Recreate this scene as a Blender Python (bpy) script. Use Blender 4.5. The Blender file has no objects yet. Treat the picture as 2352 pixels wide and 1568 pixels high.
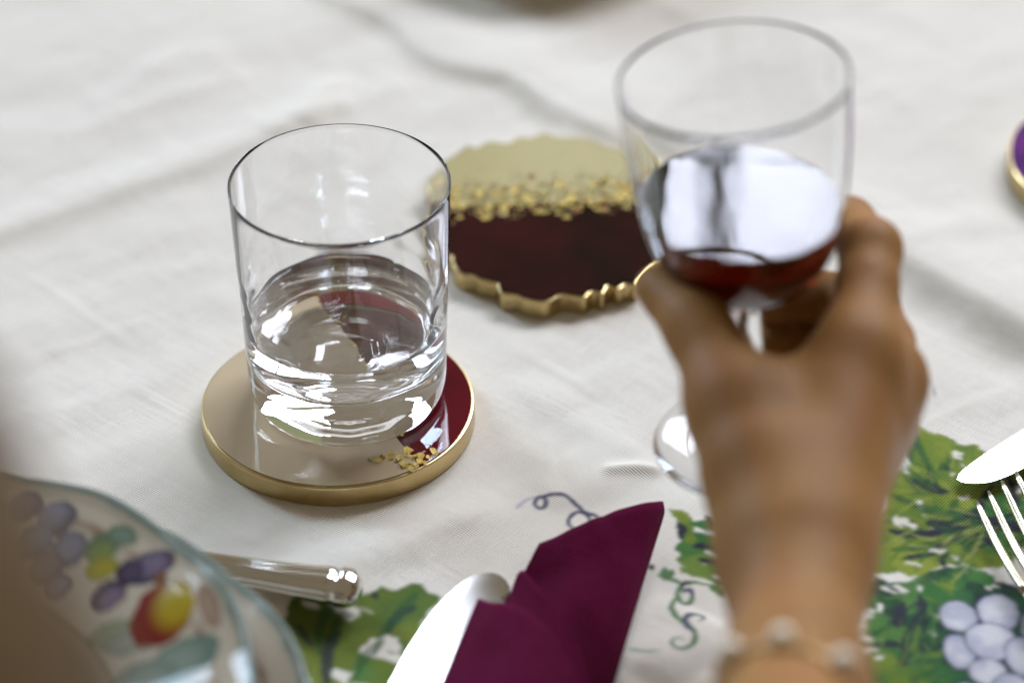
import bpy, bmesh, math, random
import numpy as np
from mathutils import Vector, Matrix

random.seed(7)
rng = np.random.default_rng(11)
scene = bpy.context.scene
COL = scene.collection
R = math.radians

# ------------------------------------------------------------------ camera
PITCH = R(36.0)                      # looking down at the table
FOC = 100.0                          # mm
PXW = 2352.0                         # the tracing sheet is 2352 x 1568
FPX = PXW * FOC / 36.0
FWD = Vector((0, math.cos(PITCH), -math.sin(PITCH)))
UP = Vector((0, math.sin(PITCH), math.cos(PITCH)))
RT = Vector((1, 0, 0))

def ray(px, py):
    return FWD + RT * ((px - 1176) / FPX) - UP * ((py - 784) / FPX)

CAM = -1.045 * ray(778, 962)         # origin: centre of the round coaster, on the table

def at(px, py, d):
    return CAM + ray(px, py) * d

def onz(px, py, z=0.0):
    r = ray(px, py)
    return CAM + r * ((z - CAM.z) / r.z)

def proj(p):
    v = Vector(p) - CAM
    d = v.dot(FWD)
    return 1176 + FPX * v.x / d, 784 - FPX * v.dot(UP) / d, d

cd = bpy.data.cameras.new('camera')
cam = bpy.data.objects.new('camera', cd)
COL.objects.link(cam)
cam.location = CAM
cam.rotation_euler = (R(90) - PITCH, 0, 0)
cd.lens = FOC
cd.sensor_width = 36
cd.clip_start = 0.02
cd.clip_end = 50
cd.dof.use_dof = True
cd.dof.focus_distance = 1.012
cd.dof.aperture_fstop = 3.9
cd.dof.aperture_blades = 9
scene.camera = cam

# ------------------------------------------------------------------ light
w = bpy.data.worlds.new('World')
scene.world = w
w.use_nodes = True
bg = w.node_tree.nodes['Background']
bg.inputs[0].default_value = (1.0, 0.83, 0.58, 1)
bg.inputs[1].default_value = 0.19

def window_light(name, x0, x1, z0, z1, y, power_per_m2, col, rx=-90):
    ld = bpy.data.lights.new(name, 'AREA')
    ld.shape = 'RECTANGLE'
    ld.size = x1 - x0
    ld.size_y = z1 - z0
    ld.energy = power_per_m2 * ld.size * ld.size_y
    ld.color = col
    o = bpy.data.objects.new(name, ld)
    COL.objects.link(o)
    o.location = ((x0 + x1) / 2, y, (z0 + z1) / 2)
    o.rotation_euler = (R(rx), 0, 0)      # faces the table (-y)
    return o

SKY = (0.81, 0.87, 1.0)
window_light('window_light', 0.345, 1.20, 1.610, 2.80, 2.3, 80, (0.80, 0.84, 1.0))
window_light('window_light', 1.265, 2.75, 1.635, 2.90, 2.3, 84, SKY)
window_light('window_light', 0.205, 0.302, 1.610, 2.80, 2.3, 80, (0.80, 0.84, 1.0))
window_light('window_light', 0.345, 2.10, 0.75, 1.50, 2.3, 0.8, (0.30, 0.50, 0.18))   # trees outside
window_light('window_light', -2.9, -1.7, 0.9, 2.5, 2.3, 85, (0.62, 0.79, 1.0))

scene.view_settings.view_transform = 'Standard'
scene.view_settings.look = 'None'
scene.view_settings.exposure = 0.0
scene.view_settings.gamma = 1.0
scene.cycles.use_denoising = True
scene.cycles.max_bounces = 16
scene.cycles.transmission_bounces = 14
scene.cycles.glossy_bounces = 6
scene.cycles.diffuse_bounces = 4
scene.cycles.sample_clamp_indirect = 60
scene.cycles.caustics_refractive = True
scene.cycles.caustics_reflective = True
scene.cycles.blur_glossy = 0.3

# ------------------------------------------------------------------ helpers
def tag(o, label=None, cat=None, group=None, kind=None):
    if label: o['label'] = label
    if cat: o['category'] = cat
    if group: o['group'] = group
    if kind: o['kind'] = kind
    return o

def empty(name, loc=(0, 0, 0)):
    o = bpy.data.objects.new(name, None)
    o.empty_display_size = 0.02
    COL.objects.link(o)
    o.location = loc
    return o

def link(name, me, mat, parent=None, smooth=True, loc=None):
    o = bpy.data.objects.new(name, me)
    COL.objects.link(o)
    if mat and not me.materials: me.materials.append(mat)
    if smooth: me.polygons.foreach_set('use_smooth', [True] * len(me.polygons))
    if parent:
        o.parent = parent
        o.location = -Vector(parent.location)     # meshes are written in world coordinates
    if loc is not None: o.location = loc
    return o

def mesh(verts, faces):
    me = bpy.data.meshes.new('m')
    me.from_pydata([tuple(v) for v in verts], [], [tuple(int(i) for i in f) for f in faces])
    me.update()
    return me

def fast_mesh(V, Q):
    me = bpy.data.meshes.new('m')
    V = np.asarray(V, np.float32); Q = np.asarray(Q, np.int32)
    k = Q.shape[1]
    me.vertices.add(len(V)); me.vertices.foreach_set('co', V.ravel())
    me.loops.add(Q.size); me.loops.foreach_set('vertex_index', Q.ravel())
    me.polygons.add(len(Q)); me.polygons.foreach_set('loop_start', np.arange(0, Q.size, k, dtype=np.int32))
    me.polygons.foreach_set('use_smooth', np.ones(len(Q), bool))
    me.update(calc_edges=True)
    return me

def grid_faces(ny, nx, wrapx=False):
    i = np.arange(ny - 1)[:, None]
    j = np.arange(nx if wrapx else nx - 1)[None, :]
    a = i * nx + j; b = i * nx + (j + 1) % nx
    return np.stack([a, b, b + nx, a + nx], -1).reshape(-1, 4)

def lathe(profile, n=96, rmod=None):
    """profile: (radius, z) list; the ends may lie on the axis"""
    P = np.array(profile, float)
    th = np.linspace(0, 2 * np.pi, n, endpoint=False)
    rr = np.repeat(P[:, 0][:, None], n, 1)
    zz = np.repeat(P[:, 1][:, None], n, 1)
    if rmod is not None: rr = rr + rmod(np.arange(len(P))[:, None], th[None, :], zz)
    V = np.stack([rr * np.cos(th), rr * np.sin(th), zz], -1).reshape(-1, 3)
    me = fast_mesh(V, grid_faces(len(P), n, True))
    bm = bmesh.new(); bm.from_mesh(me)
    bmesh.ops.remove_doubles(bm, verts=bm.verts, dist=1e-6)
    bmesh.ops.recalc_face_normals(bm, faces=bm.faces)
    bm.to_mesh(me); bm.free()
    return me

def spline(pts, n):
    """Catmull-Rom through the points"""
    P = np.array(pts, float)
    Pe = np.vstack([2 * P[0] - P[1], P, 2 * P[-1] - P[-2]])
    out = []
    for i in range(len(P) - 1):
        p0, p1, p2, p3 = Pe[i:i + 4]
        for t in np.linspace(0, 1, n, endpoint=False):
            out.append(0.5 * ((2 * p1) + (-p0 + p2) * t + (2 * p0 - 5 * p1 + 4 * p2 - p3) * t * t + (-p0 + 3 * p1 - 3 * p2 + p3) * t ** 3))
    out.append(P[-1])
    return np.array(out)

def tube(path, radii, n=12, up=Vector((0, 0, 1)), sx=1.0, sz=1.0, shape=None):
    path = [Vector(p) for p in path]
    V = []
    m = len(path)
    for i, p in enumerate(path):
        t = (path[min(i + 1, m - 1)] - path[max(i - 1, 0)]).normalized()
        a = t.cross(up).normalized(); b = a.cross(t).normalized()
        for k in range(n):
            q = 2 * math.pi * k / n
            f = shape(q, i / (m - 1)) if shape else 1.0
            V.append(p + (a * math.cos(q) * sx + b * math.sin(q) * sz) * radii[i] * f)
    F = [(i * n + k, i * n + (k + 1) % n, (i + 1) * n + (k + 1) % n, (i + 1) * n + k) for i in range(m - 1) for k in range(n)]
    c0 = len(V); V += [path[0], path[-1]]
    F += [(c0, (k + 1) % n, k) for k in range(n)]
    F += [(c0 + 1, (m - 1) * n + k, (m - 1) * n + (k + 1) % n) for k in range(n)]
    return mesh(V, F)

def prism(poly, z0, z1, bev=0.0):
    """closed polygon (xy) drawn up from z0 to z1 with a rounded top edge"""
    n = len(poly)
    P = np.array(poly, float)
    area = 0.5 * np.sum(P[:, 0] * np.roll(P[:, 1], -1) - np.roll(P[:, 0], -1) * P[:, 1])
    if area < 0: P = P[::-1]
    T = np.roll(P, -1, 0) - np.roll(P, 1, 0)
    N = np.stack([T[:, 1], -T[:, 0]], 1); N /= np.linalg.norm(N, axis=1)[:, None] + 1e-12
    rings = [(0, z0)]
    if bev > 0:
        rings += [(0, z1 - bev), (bev * .15, z1 - bev * .45), (bev * .5, z1 - bev * .12), (bev, z1)]
    else:
        rings += [(0, z1)]
    V = []; F = []
    for ins, z in rings:
        for p, q in zip(P, N): V.append((p[0] - q[0] * ins, p[1] - q[1] * ins, z))
    for r_ in range(len(rings) - 1):
        for k in range(n):
            F.append((r_ * n + k, r_ * n + (k + 1) % n, (r_ + 1) * n + (k + 1) % n, (r_ + 1) * n + k))
    F.append(tuple(range(n - 1, -1, -1)))
    F.append(tuple(range((len(rings) - 1) * n, len(rings) * n)))
    return mesh(V, F)

def clip_poly(poly, a, b, keep_left=True, gap=0.0):
    """half of a polygon on one side of the line a-b"""
    a = np.array(a[:2], float); b = np.array(b[:2], float)
    d = (b - a) / np.linalg.norm(b - a); nrm = np.array([-d[1], d[0]])
    s = 1 if keep_left else -1
    f = lambda p: s * float(np.dot(np.array(p[:2]) - a, nrm)) - gap
    out = []
    m = len(poly)
    for i in range(m):
        p, q = np.array(poly[i], float), np.array(poly[(i + 1) % m], float)
        fp, fq = f(p), f(q)
        if fp >= 0: out.append(p)
        if (fp >= 0) != (fq >= 0): out.append(p + (q - p) * fp / (fp - fq))
    return out

# value noise for painting and for cloth relief
_perm = rng.random((256, 256))
def vnoise(x, y):
    xi = np.floor(x).astype(int); yi = np.floor(y).astype(int)
    fx = x - xi; fy = y - yi
    fx = fx * fx * (3 - 2 * fx); fy = fy * fy * (3 - 2 * fy)
    g = lambda i, j: _perm[i % 256, j % 256]
    return (g(xi, yi) * (1 - fx) + g(xi + 1, yi) * fx) * (1 - fy) + (g(xi, yi + 1) * (1 - fx) + g(xi + 1, yi + 1) * fx) * fy
def fbm(x, y, o=4):
    s = 0; a = .5; t = 0
    for k in range(o):
        s = s + a * vnoise(x * 2 ** k + 17 * k, y * 2 ** k + 31 * k); t += a; a *= .5
    return s / t

# ------------------------------------------------------------------ materials
def mat(name, col, rough=.5, metal=0, spec=.5, coat=0, coat_rough=.03, sss=0, sheen=0, trans=0, ior=1.45):
    m = bpy.data.materials.new(name); m.use_nodes = True
    b = m.node_tree.nodes['Principled BSDF']
    b.inputs['Base Color'].default_value = (*col, 1)
    b.inputs['Roughness'].default_value = rough
    b.inputs['Metallic'].default_value = metal
    b.inputs['Specular IOR Level'].default_value = spec
    b.inputs['Coat Weight'].default_value = coat
    b.inputs['Coat Roughness'].default_value = coat_rough
    b.inputs['IOR'].default_value = ior
    b.inputs['Transmission Weight'].default_value = trans
    b.inputs['Sheen Weight'].default_value = sheen
    if sss:
        b.inputs['Subsurface Weight'].default_value = sss
        b.inputs['Subsurface Radius'].default_value = (.010, .004, .002)
        b.inputs['Subsurface Scale'].default_value = 1.0
    return m

def nodes(m):
    return m.node_tree.nodes, m.node_tree.links, m.node_tree.nodes['Principled BSDF']

def noise_col(m, c1, c2, scale, lo=.35, hi=.65, detail=6):
    N, L, b = nodes(m)
    tc = N.new('ShaderNodeTexCoord')
    n = N.new('ShaderNodeTexNoise'); n.inputs['Scale'].default_value = scale; n.inputs['Detail'].default_value = detail
    r_ = N.new('ShaderNodeValToRGB')
    r_.color_ramp.elements[0].position = lo; r_.color_ramp.elements[0].color = (*c1, 1)
    r_.color_ramp.elements[1].position = hi; r_.color_ramp.elements[1].color = (*c2, 1)
    L.new(tc.outputs['Object'], n.inputs['Vector']); L.new(n.outputs['Fac'], r_.inputs[0]); L.new(r_.outputs[0], b.inputs['Base Color'])
    return n

def noise_bump(m, scale, dist, strength=1.0, detail=4):
    N, L, b = nodes(m)
    tc = N.new('ShaderNodeTexCoord')
    n = N.new('ShaderNodeTexNoise'); n.inputs['Scale'].default_value = scale; n.inputs['Detail'].default_value = detail
    bp = N.new('ShaderNodeBump'); bp.inputs['Distance'].default_value = dist; bp.inputs['Strength'].default_value = strength
    L.new(tc.outputs['Object'], n.inputs['Vector']); L.new(n.outputs['Fac'], bp.inputs['Height']); L.new(bp.outputs[0], b.inputs['Normal'])
    return bp

def weave(m, attr=None, base=None, pitch=.0009, angle=38, dist=.00022, var=.10):
    """linen: two crossed thread systems with slubs; colour from the printed attribute"""
    N, L, b = nodes(m)
    tc = N.new('ShaderNodeTexCoord')
    mp = N.new('ShaderNodeMapping'); mp.inputs['Rotation'].default_value = (0, 0, R(angle))
    L.new(tc.outputs['Object'], mp.inputs['Vector'])
    waves = []
    for ax in 'XY':
        wv = N.new('ShaderNodeTexWave'); wv.bands_direction = ax
        wv.inputs['Scale'].default_value = 1 / pitch / 20 * 2 * math.pi
        wv.inputs['Distortion'].default_value = 2.0
        wv.inputs['Detail'].default_value = 2
        wv.inputs['Detail Scale'].default_value = .6
        L.new(mp.outputs[0], wv.inputs['Vector']); waves.append(wv)
    mul = N.new('ShaderNodeMath'); mul.operation = 'ADD'
    L.new(waves[0].outputs['Fac'], mul.inputs[0]); L.new(waves[1].outputs['Fac'], mul.inputs[1])
    slubs = []
    for sc in ((1, .045), (.045, 1)):
        m2 = N.new('ShaderNodeMapping'); m2.inputs['Scale'].default_value = (sc[0], sc[1], 1)
        L.new(mp.outputs[0], m2.inputs['Vector'])
        ns = N.new('ShaderNodeTexNoise'); ns.inputs['Scale'].default_value = 430; ns.inputs['Detail'].default_value = 3
        L.new(m2.outputs[0], ns.inputs['Vector']); slubs.append(ns)
    ad = N.new('ShaderNodeMath'); ad.operation = 'ADD'
    L.new(slubs[0].outputs['Fac'], ad.inputs[0]); L.new(slubs[1].outputs['Fac'], ad.inputs[1])
    tot = N.new('ShaderNodeMath'); tot.operation = 'MULTIPLY_ADD'; tot.inputs[1].default_value = 1.3
    L.new(ad.outputs[0], tot.inputs[0]); L.new(mul.outputs[0], tot.inputs[2])
    bp = N.new('ShaderNodeBump'); bp.inputs['Distance'].default_value = dist; bp.inputs['Strength'].default_value = .8
    L.new(tot.outputs[0], bp.inputs['Height']); L.new(bp.outputs[0], b.inputs['Normal'])
    ramp = N.new('ShaderNodeMapRange'); ramp.inputs[1].default_value = .5; ramp.inputs[2].default_value = 3.0
    ramp.inputs[3].default_value = 1 - var; ramp.inputs[4].default_value = 1 + var * .5
    L.new(tot.outputs[0], ramp.inputs[0])
    mix = N.new('ShaderNodeVectorMath'); mix.operation = 'SCALE'
    if attr:
        a = N.new('ShaderNodeAttribute'); a.attribute_name = attr
        L.new(a.outputs['Color'], mix.inputs[0])
    else:
        mix.inputs[0].default_value = base
    L.new(ramp.outputs[0], mix.inputs['Scale']); L.new(mix.outputs[0], b.inputs['Base Color'])

M = {}
M['cloth'] = mat('linen_cloth', (.7, .68, .63), .92, spec=.15, sheen=.15); weave(M['cloth'], attr='print')
M['napkin'] = mat('burgundy_napkin', (.085, .006, .035), .9, spec=.05, sheen=.03)
weave(M['napkin'], base=(.088, .0010, .025), pitch=.0010, angle=20, dist=.00030, var=.30)
M['glass'] = mat('clear_glass', (1, 1, 1), 0.0, trans=1, ior=1.5)
M['water'] = mat('water', (1, 1, 1), 0.0, trans=1, ior=1.33)
M['wine'] = mat('red_wine', (1, 1, 1), 0.0, trans=1, ior=1.345)
N_, L_, b_ = nodes(M['wine'])
noise_bump(M['wine'], 38, .0016, .12, 1)
va = N_.new('ShaderNodeVolumeAbsorption'); va.inputs['Color'].default_value = (.90, .01, .035, 1); va.inputs['Density'].default_value = 560
L_.new(va.outputs[0], N_['Material Output'].inputs['Volume'])
M['brass'] = mat('brass', (.62, .47, .22), .28, 1); noise_col(M['brass'], (.50, .37, .16), (.68, .53, .27), 45); noise_bump(M['brass'], 260, .0002, .35)
M['cream'] = mat('cream_resin', (.52, .43, .30), .5, spec=.2, coat=.5, coat_rough=.06); noise_col(M['cream'], (.43, .325, .190), (.49, .380, .235), 22)
M['olive'] = mat('pale_gold_resin', (.47, .41, .22), .6, spec=.25, coat=.25, coat_rough=.2); noise_col(M['olive'], (.37, .31, .125), (.43, .365, .165), 18)
M['burgundy'] = mat('burgundy_resin', (.10, .002, .008), .6, spec=0, coat=1, coat_rough=.01); noise_col(M['burgundy'], (.050, .001, .004), (.115, .002, .010), 30)
M['dark_burgundy'] = mat('dark_burgundy_resin', (.03, .002, .004), .6, spec=0, coat=1, coat_rough=.015); noise_col(M['dark_burgundy'], (.008, .001, .0015), (.030, .002, .004), 26)
M['purple'] = mat('purple_resin', (.10, .02, .16), .6, spec=0, coat=1, coat_rough=.01); noise_col(M['purple'], (.05, .01, .11), (.18, .03, .22), 25)
M['gold'] = mat('gold_leaf', (.72, .53, .16), .3, 1); noise_bump(M['gold'], 900, .0006, .8)
M['gold_pale'] = mat('gold_leaf_pale', (.36, .285, .11), .45, 1); noise_bump(M['gold_pale'], 900, .0006, .8)
M['gold_copper'] = mat('gold_leaf_copper', (.36, .19, .075), .4, 1); noise_bump(M['gold_copper'], 900, .0006, .8)
M['silver'] = mat('polished_silver', (.83, .80, .74), .13, 1); noise_bump(M['silver'], 500, .0001, .15)
M['blade'] = mat('steel_blade', (.86, .87, .88), .20, 1)
M['fork'] = mat('fork_steel', (.50, .455, .33), .30, 1)  # warm room reflection put into the steel's base colour
M['pearl'] = mat('pearl', (.80, .72, .56), .3, coat=.5, coat_rough=.2)
M['chain'] = mat('bracelet_chain', (.60, .42, .20), .3, 1)
M['skin'] = mat('skin', (.52, .29, .16), .58, spec=.16, sss=.12)
noise_col(M['skin'], (.250, .118, .034), (.325, .162, .050), 38, .3, .7); noise_bump(M['skin'], 420, .0004, .35)
N_, L_, b_ = nodes(M['skin'])
src_ = b_.inputs['Base Color'].links[0].from_socket
tc_ = N_.new('ShaderNodeTexCoord'); n2_ = N_.new('ShaderNodeTexNoise'); n2_.inputs['Scale'].default_value = 55; n2_.inputs['Detail'].default_value = 3
r2_ = N_.new('ShaderNodeMapRange'); r2_.inputs[1].default_value = .48; r2_.inputs[2].default_value = .68; r2_.inputs[4].default_value = .30
mx_ = N_.new('ShaderNodeMix'); mx_.data_type = 'RGBA'; mx_.inputs['B'].default_value = (.30, .115, .052, 1)
L_.new(tc_.outputs['Object'], n2_.inputs['Vector']); L_.new(n2_.outputs['Fac'], r2_.inputs[0]); L_.new(r2_.outputs[0], mx_.inputs['Factor'])
L_.new(src_, mx_.inputs['A']); L_.new(mx_.outputs['Result'], b_.inputs['Base Color'])
M['sleeve'] = mat('brown_sleeve', (.10, .060, .022), .9, spec=.1, sheen=.1); noise_col(M['sleeve'], (.065, .037, .011), (.095, .055, .018), 60)
M['nail'] = mat('fingernail', (.60, .36, .27), .22, coat=.4)
M['plate'] = mat('painted_ceramic', (.6, .55, .45), .07, spec=.22)
N_, L_, b_ = nodes(M['plate']); a_ = N_.new('ShaderNodeAttribute'); a_.attribute_name = 'paint'; L_.new(a_.outputs['Color'], b_.inputs['Base Color'])
M['dish'] = mat('grey_stoneware', (.34, .32, .26), .35, coat=.3); noise_col(M['dish'], (.42, .39, .31), (.52, .49, .41), 30)

# ------------------------------------------------------------------ tablecloth
def seg_dist(X, Y, pts):
    """distance, signed side and run (0..1) to a polyline of table points"""
    P = np.array([(p[0], p[1]) for p in pts])
    L = np.concatenate([[0], np.cumsum(np.linalg.norm(np.diff(P, axis=0), axis=1))])
    best = np.full(X.shape, 1e9); side = np.zeros(X.shape); run = np.zeros(X.shape)
    for i in range(len(P) - 1):
        a, b = P[i], P[i + 1]; d = b - a; l2 = d @ d
        t = np.clip(((X - a[0]) * d[0] + (Y - a[1]) * d[1]) / l2, 0, 1)
        dx = X - (a[0] + t * d[0]); dy = Y - (a[1] + t * d[1])
        dd = np.hypot(dx, dy); m = dd < best
        best = np.where(m, dd, best)
        side = np.where(m, np.sign(d[0] * dy - d[1] * dx), side)
        run = np.where(m, (L[i] + t * (L[i + 1] - L[i])) / L[-1], run)
    return best, side, run

def T(px): return [onz(x, y) for x, y in px]

REST = []      # (centre, radius) of things that press the cloth flat
def cloth_height(X, Y):
    h = np.zeros(X.shape)
    # long ironed crease running from far left to near right
    cr = spline([tuple(p)[:2] for p in T([(640, -70), (780, 5), (905, 55), (985, 128), (1080, 165), (1180, 185), (1262, 238), (1400, 312), (1700, 450), (2060, 606), (2200, 685), (2352, 772), (2600, 905), (2900, 1070)])], 6)
    d, s, run = seg_dist(X, Y, cr)
    A = np.interp(run, [0, .12, .22, .35, .5, .65, .8, 1], [.002, .0034, .0042, .0036, .0052, .0085, .0088, .006])
    h += A * np.where(s > 0, np.exp(-(d / .034) ** 2), np.exp(-(d / np.interp(run, [0, .4, .6, 1], [.0062, .0062, .0100, .0105])) ** 2))
    # crossing crease on the left
    cr = spline([tuple(p)[:2] for p in T([(-300, 640), (0, 538), (180, 478), (300, 432), (440, 382), (560, 335), (700, 275), (900, 195)])], 6)
    d, s, run = seg_dist(X, Y, cr)
    h += np.interp(run, [0, .2, .7, 1], [.0022, .0030, .0026, .0010]) * np.where(s > 0, np.exp(-(d / .016) ** 2), np.exp(-(d / .008) ** 2))
    # soft folds
    for pts, a, sg, sl in [
        ([(420, 1470), (640, 1385), (850, 1290), (1040, 1205), (1200, 1148)], .0030, .018, .010),
        ([(560, 1260), (620, 1205), (680, 1170)], .0012, .008, .006),
        ([(1150, 860), (1260, 925), (1400, 1010), (1480, 1060)], .0014, .011, .009),
        ([(1120, 1010), (1200, 1040), (1290, 1050)], .0010, .009, .009),
        ([(1375, 1086), (1450, 1078), (1530, 1082)], .0016, .0030, .0030),
        ([(1240, 1160), (1400, 1090), (1520, 1040)], .0014, .014, .008),
        ([(2060, 690), (2180, 770), (2352, 880)], -.0012, .012, .012),
        ([(600, 330), (700, 260), (740, 215), (800, 165)], .0022, .010, .008),
        ([(700, 300), (760, 250), (820, 245)], .0016, .010, .008),
        ([(300, 150), (420, 175), (560, 140)], .0014, .020, .016),
        ([(1190, 140), (1400, 120), (1600, 30)], -.0020, .022, .016),
        ([(1080, 420), (1180, 270), (1230, 235)], -.0010, .025, .025),
        ([(2080, 560), (2230, 520), (2330, 470)], .0012, .012, .012),
        ([(1480, 1568), (1600, 1440), (1640, 1400)], .0020, .014, .010),
        ([(20, 600), (120, 665), (230, 745), (330, 812)], .0003, .0024, .0024),
        ([(300, 880), (420, 960), (470, 1000)], .0003, .0024, .0024),
        ([(1120, 760), (1260, 840), (1400, 925)], .0004, .0028, .0024),
        ([(60, 820), (200, 780), (380, 720)], .0003, .0026, .0024),
        ([(2080, 1000), (2200, 940), (2352, 880)], .0003, .0024, .0024),
        ([(120, 330), (330, 250), (520, 190)], .0008, .007, .006),
        ([(1180, 180), (1300, 300), (1330, 340)], .0012, .007, .006),
    ]:
        c = spline([tuple(p)[:2] for p in T(pts)], 6)
        d, s, run = seg_dist(X, Y, c)
        fade = np.clip(np.minimum(run, 1 - run) * 5, 0, 1); fade = fade * fade * (3 - 2 * fade)
        h += a * fade * np.where(s > 0, np.exp(-(d / sg) ** 2), np.exp(-(d / sl) ** 2))
    # slack of the cloth: bands along the weave and uneven ground
    u = X * math.cos(R(33)) + Y * math.sin(R(33)); v = -X * math.sin(R(33)) + Y * math.cos(R(33))
    h += .0032 * (fbm(u * 13 + 3, v * 34 + 9, 3) - .5) + .0036 * (fbm(X * 9 + 40, Y * 9 + 70, 3) - .5)
    h += .0011 * (fbm(u * 60 + 3, v * 26 + 1, 3) - .5)
    flat = np.ones(X.shape)
    for c, r_ in REST:
        q = np.clip((np.hypot(X - c[0], Y - c[1]) - r_) / .03, 0, 1)
        flat *= q * q * (3 - 2 * q)
    return h * flat - .0005

def pip(X, Y, P):
    inside = np.zeros(X.shape, bool)
    n = len(P)
    for i in range(n):
        x1, y1 = P[i]; x2, y2 = P[(i + 1) % n]
        if y1 == y2: continue
        c = ((y1 > Y) != (y2 > Y)) & (X < (x2 - x1) * (Y - y1) / (y2 - y1) + x1)
        inside ^= c
    return inside

class Painter:
    """prints shapes into a colour field over table coordinates"""
    def __init__(s, X, Y, C): s.X, s.Y, s.C = X, Y, C
    def box(s, P, pad):
        P = np.array(P)
        return (s.X > P[:, 0].min() - pad) & (s.X < P[:, 0].max() + pad) & (s.Y > P[:, 1].min() - pad) & (s.Y < P[:, 1].max() + pad)
    def fill(s, P, colf, wob=.0014, smooth=True):
        P = np.array([(p[0], p[1]) for p in P])
        if smooth: P = spline(list(P) + [P[0]], 4)[:-1]
        b = s.box(P, .004); ix = np.where(b)
        x, y = s.X[ix], s.Y[ix]
        xx = x + wob * (fbm(x * 420, y * 420, 3) - .5) * 2; yy = y + wob * (fbm(x * 420 + 50, y * 420 + 90, 3) - .5) * 2
        m = sum(pip(xx + ox * .0003, yy + oy * .00035, P).astype(float) for ox in (-1, -.33, .33, 1) for oy in (-1, -.33, .33, 1)) / 16
        c = colf(x, y)
        s.C[ix] = s.C[ix] * (1 - m[:, None]) + c * m[:, None]
    def stroke(s, P, wid, col, taper=True, rough=.35, alpha=1.0):
        P = spline([(p[0], p[1]) for p in P], 6) if len(P) > 2 else np.array([(p[0], p[1]) for p in P])
        b = s.box(P, wid * 2); ix = np.where(b)
        if not len(ix[0]): return
        x, y = s.X[ix], s.Y[ix]
        d, sd, run = seg_dist(x, y, P)
        ww = wid * (np.interp(run, [0, .12, .6, 1], [.45, 1, .9, .25]) if taper else 1) * (1 + rough * 2 * (fbm(x * 700, y * 700, 2) - .5))
        m = np.clip((ww - d) / .0006 + .5, 0, 1) * alpha
        s.C[ix] = s.C[ix] * (1 - m[:, None]) + np.array(col) * m[:, None]
    def ell(s, c, rx, ry, colf, rot=0, wob=.0006):
        th = np.linspace(0, 2 * np.pi, 20, endpoint=False)
        s.fill([(c[0] + rx * math.cos(t) * math.cos(rot) - ry * math.sin(t) * math.sin(rot), c[1] + rx * math.cos(t) * math.sin(rot) + ry * math.sin(t) * math.cos(rot)) for t in th], colf, wob)

WHITE = np.array((.765, .712, .620))
def greens(c1, c2, c3, white=.0, sc=1.0, seed=0):
    c1, c2, c3 = map(np.array, (c1, c2, c3))
    def f(x, y):
        u = x * math.cos(R(-35)) + y * math.sin(R(-35)); v = -x * math.sin(R(-35)) + y * math.cos(R(-35))
        a = fbm(u * 60 * sc + seed, v * 150 * sc, 4); b = fbm(x * 110 * sc + 9 + seed, y * 110 * sc + 4, 3)
        t = np.clip((a - .38) / .26, 0, 1)[:, None]; q = np.clip((b - .5) / .18, 0, 1)[:, None]
        c = c1 * (1 - t) + c2 * t; c = c * (1 - q) + c3 * q
        if white > 0:
            k = np.clip((fbm(u * 90 * sc + 77 + seed, v * 170 * sc + 12, 3) - (.80 - white)) / .05, 0, 1)[:, None]
            c = c * (1 - k) + WHITE * .97 * k
        return c
    return f
YG = ((.155, .215, .018), (.245, .285, .030), (.115, .185, .018))
MG = ((.035, .135, .026), (.075, .185, .036), (.15, .23, .035))
DG = ((.012, .055, .020), (.03, .13, .035), (.012, .020, .030))
INK = (.020, .022, .035)
DKG = (.012, .080, .022)

def z6(pts): return T([(1435.5 + x * .4507, 861.3 + y * .4507) for x, y in pts])
def z7(pts): return T([(631.6 + x * .4394, 1062.3 + y * .4394) for x, y in pts])

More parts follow.
